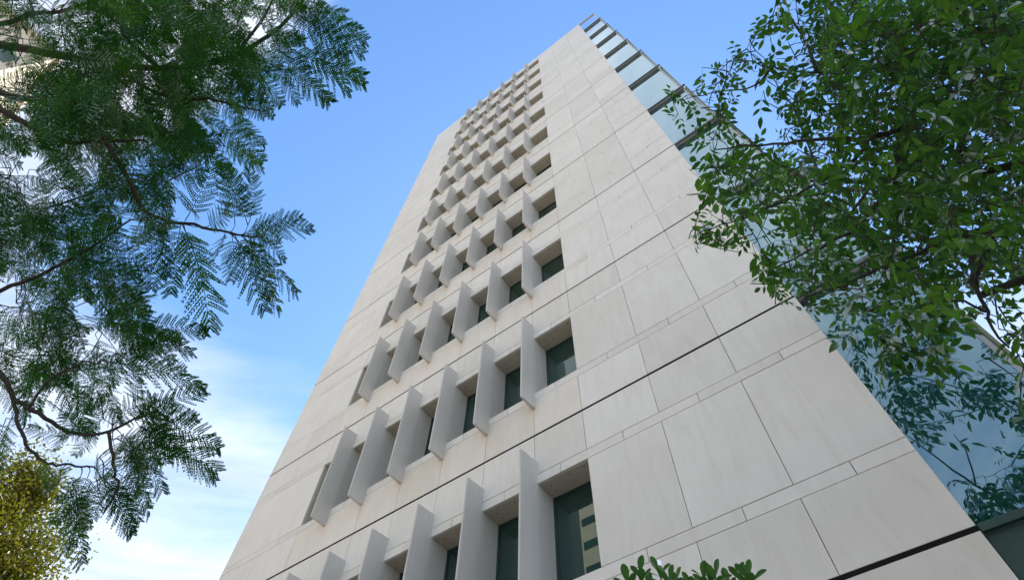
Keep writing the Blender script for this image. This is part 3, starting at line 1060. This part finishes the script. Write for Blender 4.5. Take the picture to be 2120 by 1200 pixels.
CL = [compound_leaf(300 + i) for i in range(14)]
cl_me = [mesh('leaf', v, f) for v, f in CL]
AO = np.array([4.1, 0.5, 0.0])
ash = empty('broadleaf_tree', AO)
tag(ash, 'broad-leaved tree with glossy compound leaves crowding in from the right', 'tree')
at_ = [AO, AO + (-0.05, 0.1, 1.5), AO + (-0.15, 0.25, 2.8), AO + (-0.25, 0.5, 3.6)]
limb('trunk', at_, 0.17, 0.10, 'bark_ash', ash, AO, 10)
a_nodes = []
hub = at(2012, 215, 4.6)
al = [
    ([at_[3], (at_[3] + hub) / 2 + (0.1, 0.05, 0.0), hub], 0.06, 0.028),
    ([hub, at(2000, 150, 4.7), at(1945, 85, 4.8), at(1905, 20, 5.0), at(1880, -60, 5.3)], 0.024, 0.016),
    ([hub, at(2030, 120, 4.9), at(2036, 50, 5.1), at(2025, -50, 5.4)], 0.016, 0.011),
    ([at(1950, 88, 4.8), at(1880, 118, 4.6), at(1800, 140, 4.5), at(1690, 148, 4.5), at(1600, 140, 4.8), at(1520, 120, 5.1)], 0.012, 0.004),
    ([at_[2], at(2140, 330, 3.9), at(1985, 235, 4.1), at(1890, 258, 4.0), at(1800, 286, 3.9), at(1700, 288, 3.9), at(1600, 300, 4.0), at(1480, 310, 4.1)], 0.028, 0.004),
    ([at(1800, 286, 3.9), at(1765, 335, 3.85), at(1700, 375, 3.8), at(1620, 420, 3.8), at(1530, 455, 3.85), at(1450, 480, 3.9)], 0.011, 0.003),
    ([at(1890, 290, 4.0), at(1860, 350, 3.8), at(1830, 405, 3.7), at(1760, 480, 3.6), at(1680, 520, 3.6), at(1590, 560, 3.7)], 0.015, 0.004),
    ([at_[2], at(2160, 560, 3.4), at(2050, 480, 3.4), at(1960, 500, 3.4), at(1850, 545, 3.4), at(1750, 590, 3.45), at(1660, 620, 3.5)], 0.022, 0.004),
    ([at(2050, 480, 3.4), at(2010, 560, 3.3), at(2040, 640, 3.25), at(2090, 720, 3.2)], 0.014, 0.004),
    ([at(1600, 140, 4.8), at(1560, 180, 4.8), at(1490, 190, 4.9), at(1420, 205, 5.0)], 0.008, 0.003),
    ([at(1690, 148, 4.5), at(1660, 70, 5.0), at(1620, 20, 5.3), at(1600, -30, 5.6)], 0.012, 0.004),
    ([at(2040, 645, 3.25), at(1960, 620, 3.2), at(1890, 640, 3.15)], 0.006, 0.003),
    ([hub, at(2080, 300, 5.2), at(2150, 250, 5.6)], 0.02, 0.012),
    ([at(1860, 350, 3.8), at(1850, 250, 4.6), at(1750, 215, 5.2), at(1650, 230, 5.6)], 0.016, 0.006),
    ([hub, at(1900, 330, 5.4), at(1800, 390, 5.9), at(1700, 380, 6.3), at(1600, 330, 6.8), at(1500, 240, 7.4)], 0.03, 0.006),
    ([at(1800, 390, 5.9), at(1740, 470, 5.9), at(1680, 530, 5.9)], 0.014, 0.005),
    ([at(1700, 380, 6.3), at(1650, 240, 6.8), at(1600, 160, 7.2)], 0.012, 0.005),
    ([hub, np.array([3.0, 1.9, 6.2]), np.array([3.2, 1.5, 8.2])], 0.035, 0.022),
    ([np.array([3.2, 1.5, 8.2]), np.array([2.7, 0.9, 9.6]), np.array([1.8, 0.8, 11.2])], 0.022, 0.008),
    ([np.array([2.7, 0.9, 9.6]), np.array([2.0, 0.6, 9.9]), np.array([1.2, 0.5, 10.2])], 0.012, 0.005),
]
for pts, r0, r1 in al:
    L, rr = limb('branch', pts, r0, r1, 'bark_ash', ash, AO, 7, 0.006)
    a_nodes += L[1:]
PR = [(1625, -40), (1590, 40), (1545, 60), (1500, 110), (1440, 128), (1432, 185), (1382, 190), (1395, 245), (1452, 285), (1462, 395), (1445, 430), (1432, 480), (1445, 512), (1520, 505), (1565, 520), (1578, 590),
      (1625, 635), (1700, 645), (1790, 640), (1870, 655), (1990, 640), (2060, 690), (2160, 760), (2160, -40)]


def densR(x, y):
    d = 1.0
    if x < 1660 and y < 130:
        d *= 0.50
    if x < 1600 and y < 230:
        d *= 0.75
    if (x - 1570) ** 2 / 60 ** 2 + (y - 262) ** 2 / 35 ** 2 < 1:
        d *= 0.12
    if (x - 1770) ** 2 / 70 ** 2 + (y - 440) ** 2 / 48 ** 2 < 1:
        d *= 0.22
    if (x - 2085) ** 2 / 70 ** 2 + (y - 640) ** 2 / 45 ** 2 < 1:
        d *= 0.45
    if 1450 < x < 1560 and 420 < y < 470:
        d *= 0.6
    if 1560 < x < 1700 and 440 < y < 560:
        d *= 0.55
    if y > 560 and x > 1850:
        d *= 0.65
    return d


leaves = []     # base, tip
for (x, y) in sample_poly(PR, 560, densR):
    edge = max(0.0, min(1.0, (1700 - x) / 280))
    r = rng.uniform(3.0, 4.2) if y > 330 or x > 1700 else rng.uniform(4.0, 5.2)
    leaves.append((x, y, r))
for (x, y) in [(1850, 690), (1862, 660), (1870, 640), (1915, 690), (1925, 665), (1905, 655), (2080, 740), (2100, 790), (2108, 830), (2095, 700), (2115, 860), (1760, 655), (1700, 640), (1640, 628), (1600, 600), (1585, 560), (1575, 540),
               (1440, 480), (1450, 500), (1436, 492), (1470, 500), (1500, 505), (1520, 470), (1545, 500), (1400, 200), (1390, 195), (1388, 235), (1410, 250), (1455, 300), (1462, 340), (1458, 370), (1455, 400)]:
    leaves.append((x, y, rng.uniform(3.1, 3.7) if y > 300 else 4.8))
n_near = len(leaves)
for (x, y) in sample_poly(PR, 520, densR):
    leaves.append((x, y, rng.uniform(4.2, 5.7)))
PD = [(1700, 60), (2160, -40), (2160, 560), (1950, 600), (1800, 560), (1780, 330), (1680, 260)]
for (x, y) in sample_poly(PD, 820, densR):
    leaves.append((x, y, rng.uniform(3.7, 5.7)))
lb = []
lts = []
for (x, y, r) in leaves:
    b_ = at(x, y, r)
    an = rng.uniform(0, 2 * math.pi)
    ln = float(np.clip(rng.normal(0.145, 0.03), 0.08, 0.22))
    d = np.array([math.cos(an), math.sin(an), rng.normal(-0.45, 0.3)])
    d /= np.linalg.norm(d)
    lb.append(b_ - d * ln * 0.5)
    lts.append((b_ + d * ln * 0.5, ln))
order = sorted(range(len(lb)), key=lambda i: np.linalg.norm(lb[i] - CAM))
rank = {i: q for q, i in enumerate(order)}
items = []
for i, (b_, (t_, ln)) in enumerate(zip(lb, lts)):
    A, l2 = frame_matrix(b_, t_, np.array([0, 0, 1.0]) + rng.normal(0, 0.42, 3))
    k_ = int(rng.integers(len(CL)))
    if rank[i] < 300:
        o = link('leaf', cl_me[k_], 'ash', ash)
        mt = np.eye(4)
        mt[:3, :3] = A * l2
        mt[:3, 3] = b_ - AO
        o.matrix_basis = Matrix(mt.tolist())
    else:
        items.append(((CL[k_][0] * l2) @ A.T + b_, CL[k_][1]))
# rest of the crown, over and beside the frame
rest = []
for _ in range(420):
    p = np.array([3.2, 1.8, 7.2]) + rng.normal(0, 1, 3) * (0.7, 0.9, 0.9)
    qx, qy = pix(p)
    if p[1] < 4.9 and not (-100 < qx < 2180 and -60 < qy < 1300 and not in_poly((qx, qy), PR)):
        rest.append(p)
# sprays hanging close to the glazing, where the panes mirror them
for (gx, gy, n, sp) in [(1730, 670, 12, 0.28), (1790, 690, 14, 0.30), (1860, 700, 12, 0.30), (1800, 750, 10, 0.24), (1850, 800, 12, 0.22), (1875, 870, 11, 0.20), (1910, 800, 8, 0.22), (1985, 800, 12, 0.24),
                        (2050, 790, 12, 0.24), (2110, 860, 10, 0.2), (2020, 1010, 13, 0.17), (2045, 1050, 10, 0.15), (2110, 990, 7, 0.15), (1960, 690, 10, 0.25)]:
    d = ray(gx, gy)
    P = CAM + d * ((D + LEAN - CAM[1]) / d[1])
    Yt = rng.uniform(4.0, 4.5)
    Q = P + np.array([d[0], -d[1], d[2]]) * ((D + LEAN - Yt) / d[1])
    for _ in range(int(n * 1.6)):
        q = Q + rng.normal(0, 1, 3) * sp * np.array([0.75, 0.5, 0.75])
        q[1] = min(q[1], 4.75)
        dd = np.array([rng.normal(0.1, 0.6), rng.normal(0, 0.5), rng.normal(-0.75, 0.35)])
        dd /= np.linalg.norm(dd)
        l2 = rng.uniform(0.24, 0.34)
        A, _l = frame_matrix(q, q + dd * l2, np.array([0, 0.4, 1.0]) + rng.normal(0, 0.4, 3))
        k_ = int(rng.integers(len(CL)))
        items.append(((CL[k_][0] * l2) @ A.T + q, CL[k_][1]))
        lb.append(q)
rest_b = []
for p in rest:
    d = np.array([*rng.normal(0, 1, 2), rng.normal(-0.4, 0.3)])
    d /= np.linalg.norm(d)
    A, l2 = frame_matrix(p, p + d * 0.2, np.array([0, 0, 1.0]) + rng.normal(0, 0.4, 3))
    k_ = int(rng.integers(len(CL)))
    items.append(((CL[k_][0] * 0.2) @ A.T + p, CL[k_][1]))
    rest_b.append(p)
merged('foliage', items, 'ash', ash, AO)
V, F = connect_twigs(a_nodes, lb, 0.0034, 0.02, 0.007)
tw = link('twigs', mesh('twigs', [p - AO for p in V], F), 'bark_ash', ash)
tag(tw, kind='stuff')


# ------------------------------------------------------------------ clipped shrub at the foot of the picture
def shrub_leaf(seed):
    r = np.random.default_rng(seed)
    v, f = [], []
    prof = [(0.0, 0.04), (0.3, 0.55), (0.6, 0.95), (0.82, 0.85), (0.95, 0.45), (1.0, 0.0)]
    curl = r.uniform(-0.1, 0.35)
    for t, w in prof:
        c = np.array([t, 0, -curl * t * t])
        v += [c + (0, -0.24 * w, 0.07 * w), c, c + (0, 0.24 * w, 0.07 * w)]
    for i in range(len(prof) - 1):
        a = 3 * i
        f += [(a, a + 1, a + 4, a + 3), (a + 1, a + 2, a + 5, a + 4)]
    return np.array(v), f


SL = [shrub_leaf(i) for i in range(4)]
sl_me = [mesh('leaf', v, f) for v, f in SL]
SO = np.array([-0.68, 1.93, 0.0])
shrub = empty('evergreen_shrub', SO)
tag(shrub, 'evergreen shrub tips with oval green leaves poking up at the bottom edge', 'shrub')
tips = [(1325, 1188), (1365, 1182), (1400, 1205), (1455, 1192), (1480, 1188), (1530, 1184), (1550, 1187), (1300, 1208), (1430, 1212), (1510, 1210), (1345, 1215), (1385, 1196), (1470, 1204), (1548, 1205)]
items = []
for (x, y) in tips:
    r = rng.uniform(2.35, 2.6)
    p = at(x, y, r)
    L, rr = limb('stem', [SO + (p - SO) * (0.45, 0.45, 0.05), SO + (p - SO) * (0.75, 0.75, 0.5), p], 0.009, 0.003, 'stem', shrub, SO, 5)
    ph = rng.uniform(0, 6)
    for j in range(9):
        an = ph + j * 2.4
        el = 1.15 - 0.13 * j
        d = np.array([math.cos(an) * math.cos(el), math.sin(an) * math.cos(el), math.sin(el)])
        bse = p - np.array([0, 0, 0.008 * j])
        ln = rng.uniform(0.05, 0.068)
        A, l2 = frame_matrix(bse, bse + d * ln, np.array([-d[0], -d[1], 1.2]))
        o = link('leaf', sl_me[int(rng.integers(4))], 'shrub', shrub)
        mt = np.eye(4)
        mt[:3, :3] = A * l2
        mt[:3, 3] = bse - SO
        o.matrix_basis = Matrix(mt.tolist())
for _ in range(1500):
    p = SO + np.array([rng.uniform(-0.36, 0.30), rng.uniform(-0.3, 0.35), rng.uniform(0.25, 2.62)])
    an, el = rng.uniform(0, 6.28), rng.uniform(-0.2, 1.1)
    d = np.array([math.cos(an) * math.cos(el), math.sin(an) * math.cos(el), math.sin(el)])
    A, l2 = frame_matrix(p, p + d * 0.06, np.array([0, 0, 1.0]) + rng.normal(0, 0.2, 3))
    k_ = int(rng.integers(4))
    items.append(((SL[k_][0] * 0.06) @ A.T + p, SL[k_][1]))
merged('foliage', items, 'shrub', shrub, SO)

# ------------------------------------------------------------------ sunlit tree farther off at the left
GC = at(-138, 1105, 23.0)
GO = np.array([GC[0], GC[1], 0.0])
gold = empty('sunlit_tree', GO)
tag(gold, 'yellow-green sunlit tree behind the hanging fronds in the lower left corner', 'tree')
limb('trunk', [GO, GO + (0.1, 0, GC[2] * 0.35), GO + (-0.1, 0.1, GC[2] * 0.75), GC], 0.28, 0.08, 'bark', gold, GO, 9)
g_nodes = [GO + (0, 0, GC[2] * t) for t in np.linspace(0.5, 1.0, 8)]
clumps = []
for _ in range(130):
    d = rng.normal(0, 1, 3)
    d /= np.linalg.norm(d)
    rad = rng.uniform(0.45, 1.0)
    clumps.append((GC + np.array([0, 0, -1.6]) + d * rad * np.array([2.9, 2.9, 4.4]), rng.uniform(0.6, 1.0)))
for c, _ in clumps:
    a = g_nodes[int(rng.integers(len(g_nodes)))]
    limb('branch', [a, (a + c) / 2 + (0, 0, 0.2), c], 0.05, 0.015, 'bark', gold, GO, 5)
cv, cf = [], []
for c, sz in clumps:
    n = 900
    P = c + rng.normal(0, 1, (n, 3)) * sz * np.array([0.5, 0.5, 0.42])
    X = rng.normal(0, 1, (n, 3)) + (0, 0, -0.3)
    X /= np.linalg.norm(X, axis=1)[:, None]
    Y = np.cross(X, rng.normal(0, 1, (n, 3)))
    Y /= np.linalg.norm(Y, axis=1)[:, None]
    ln = rng.uniform(0.09, 0.16, (n, 1))
    q = np.stack([P, P + X * ln * 0.5 - Y * ln * 0.24, P + X * ln, P + X * ln * 0.5 + Y * ln * 0.24], 1).reshape(-1, 3)
    cv.append(q)
cv = np.concatenate(cv)
cf = [(4 * i, 4 * i + 1, 4 * i + 2, 4 * i + 3) for i in range(len(cv) // 4)]
cr = merged('crown', [(cv, cf)], 'gold', gold, GO)
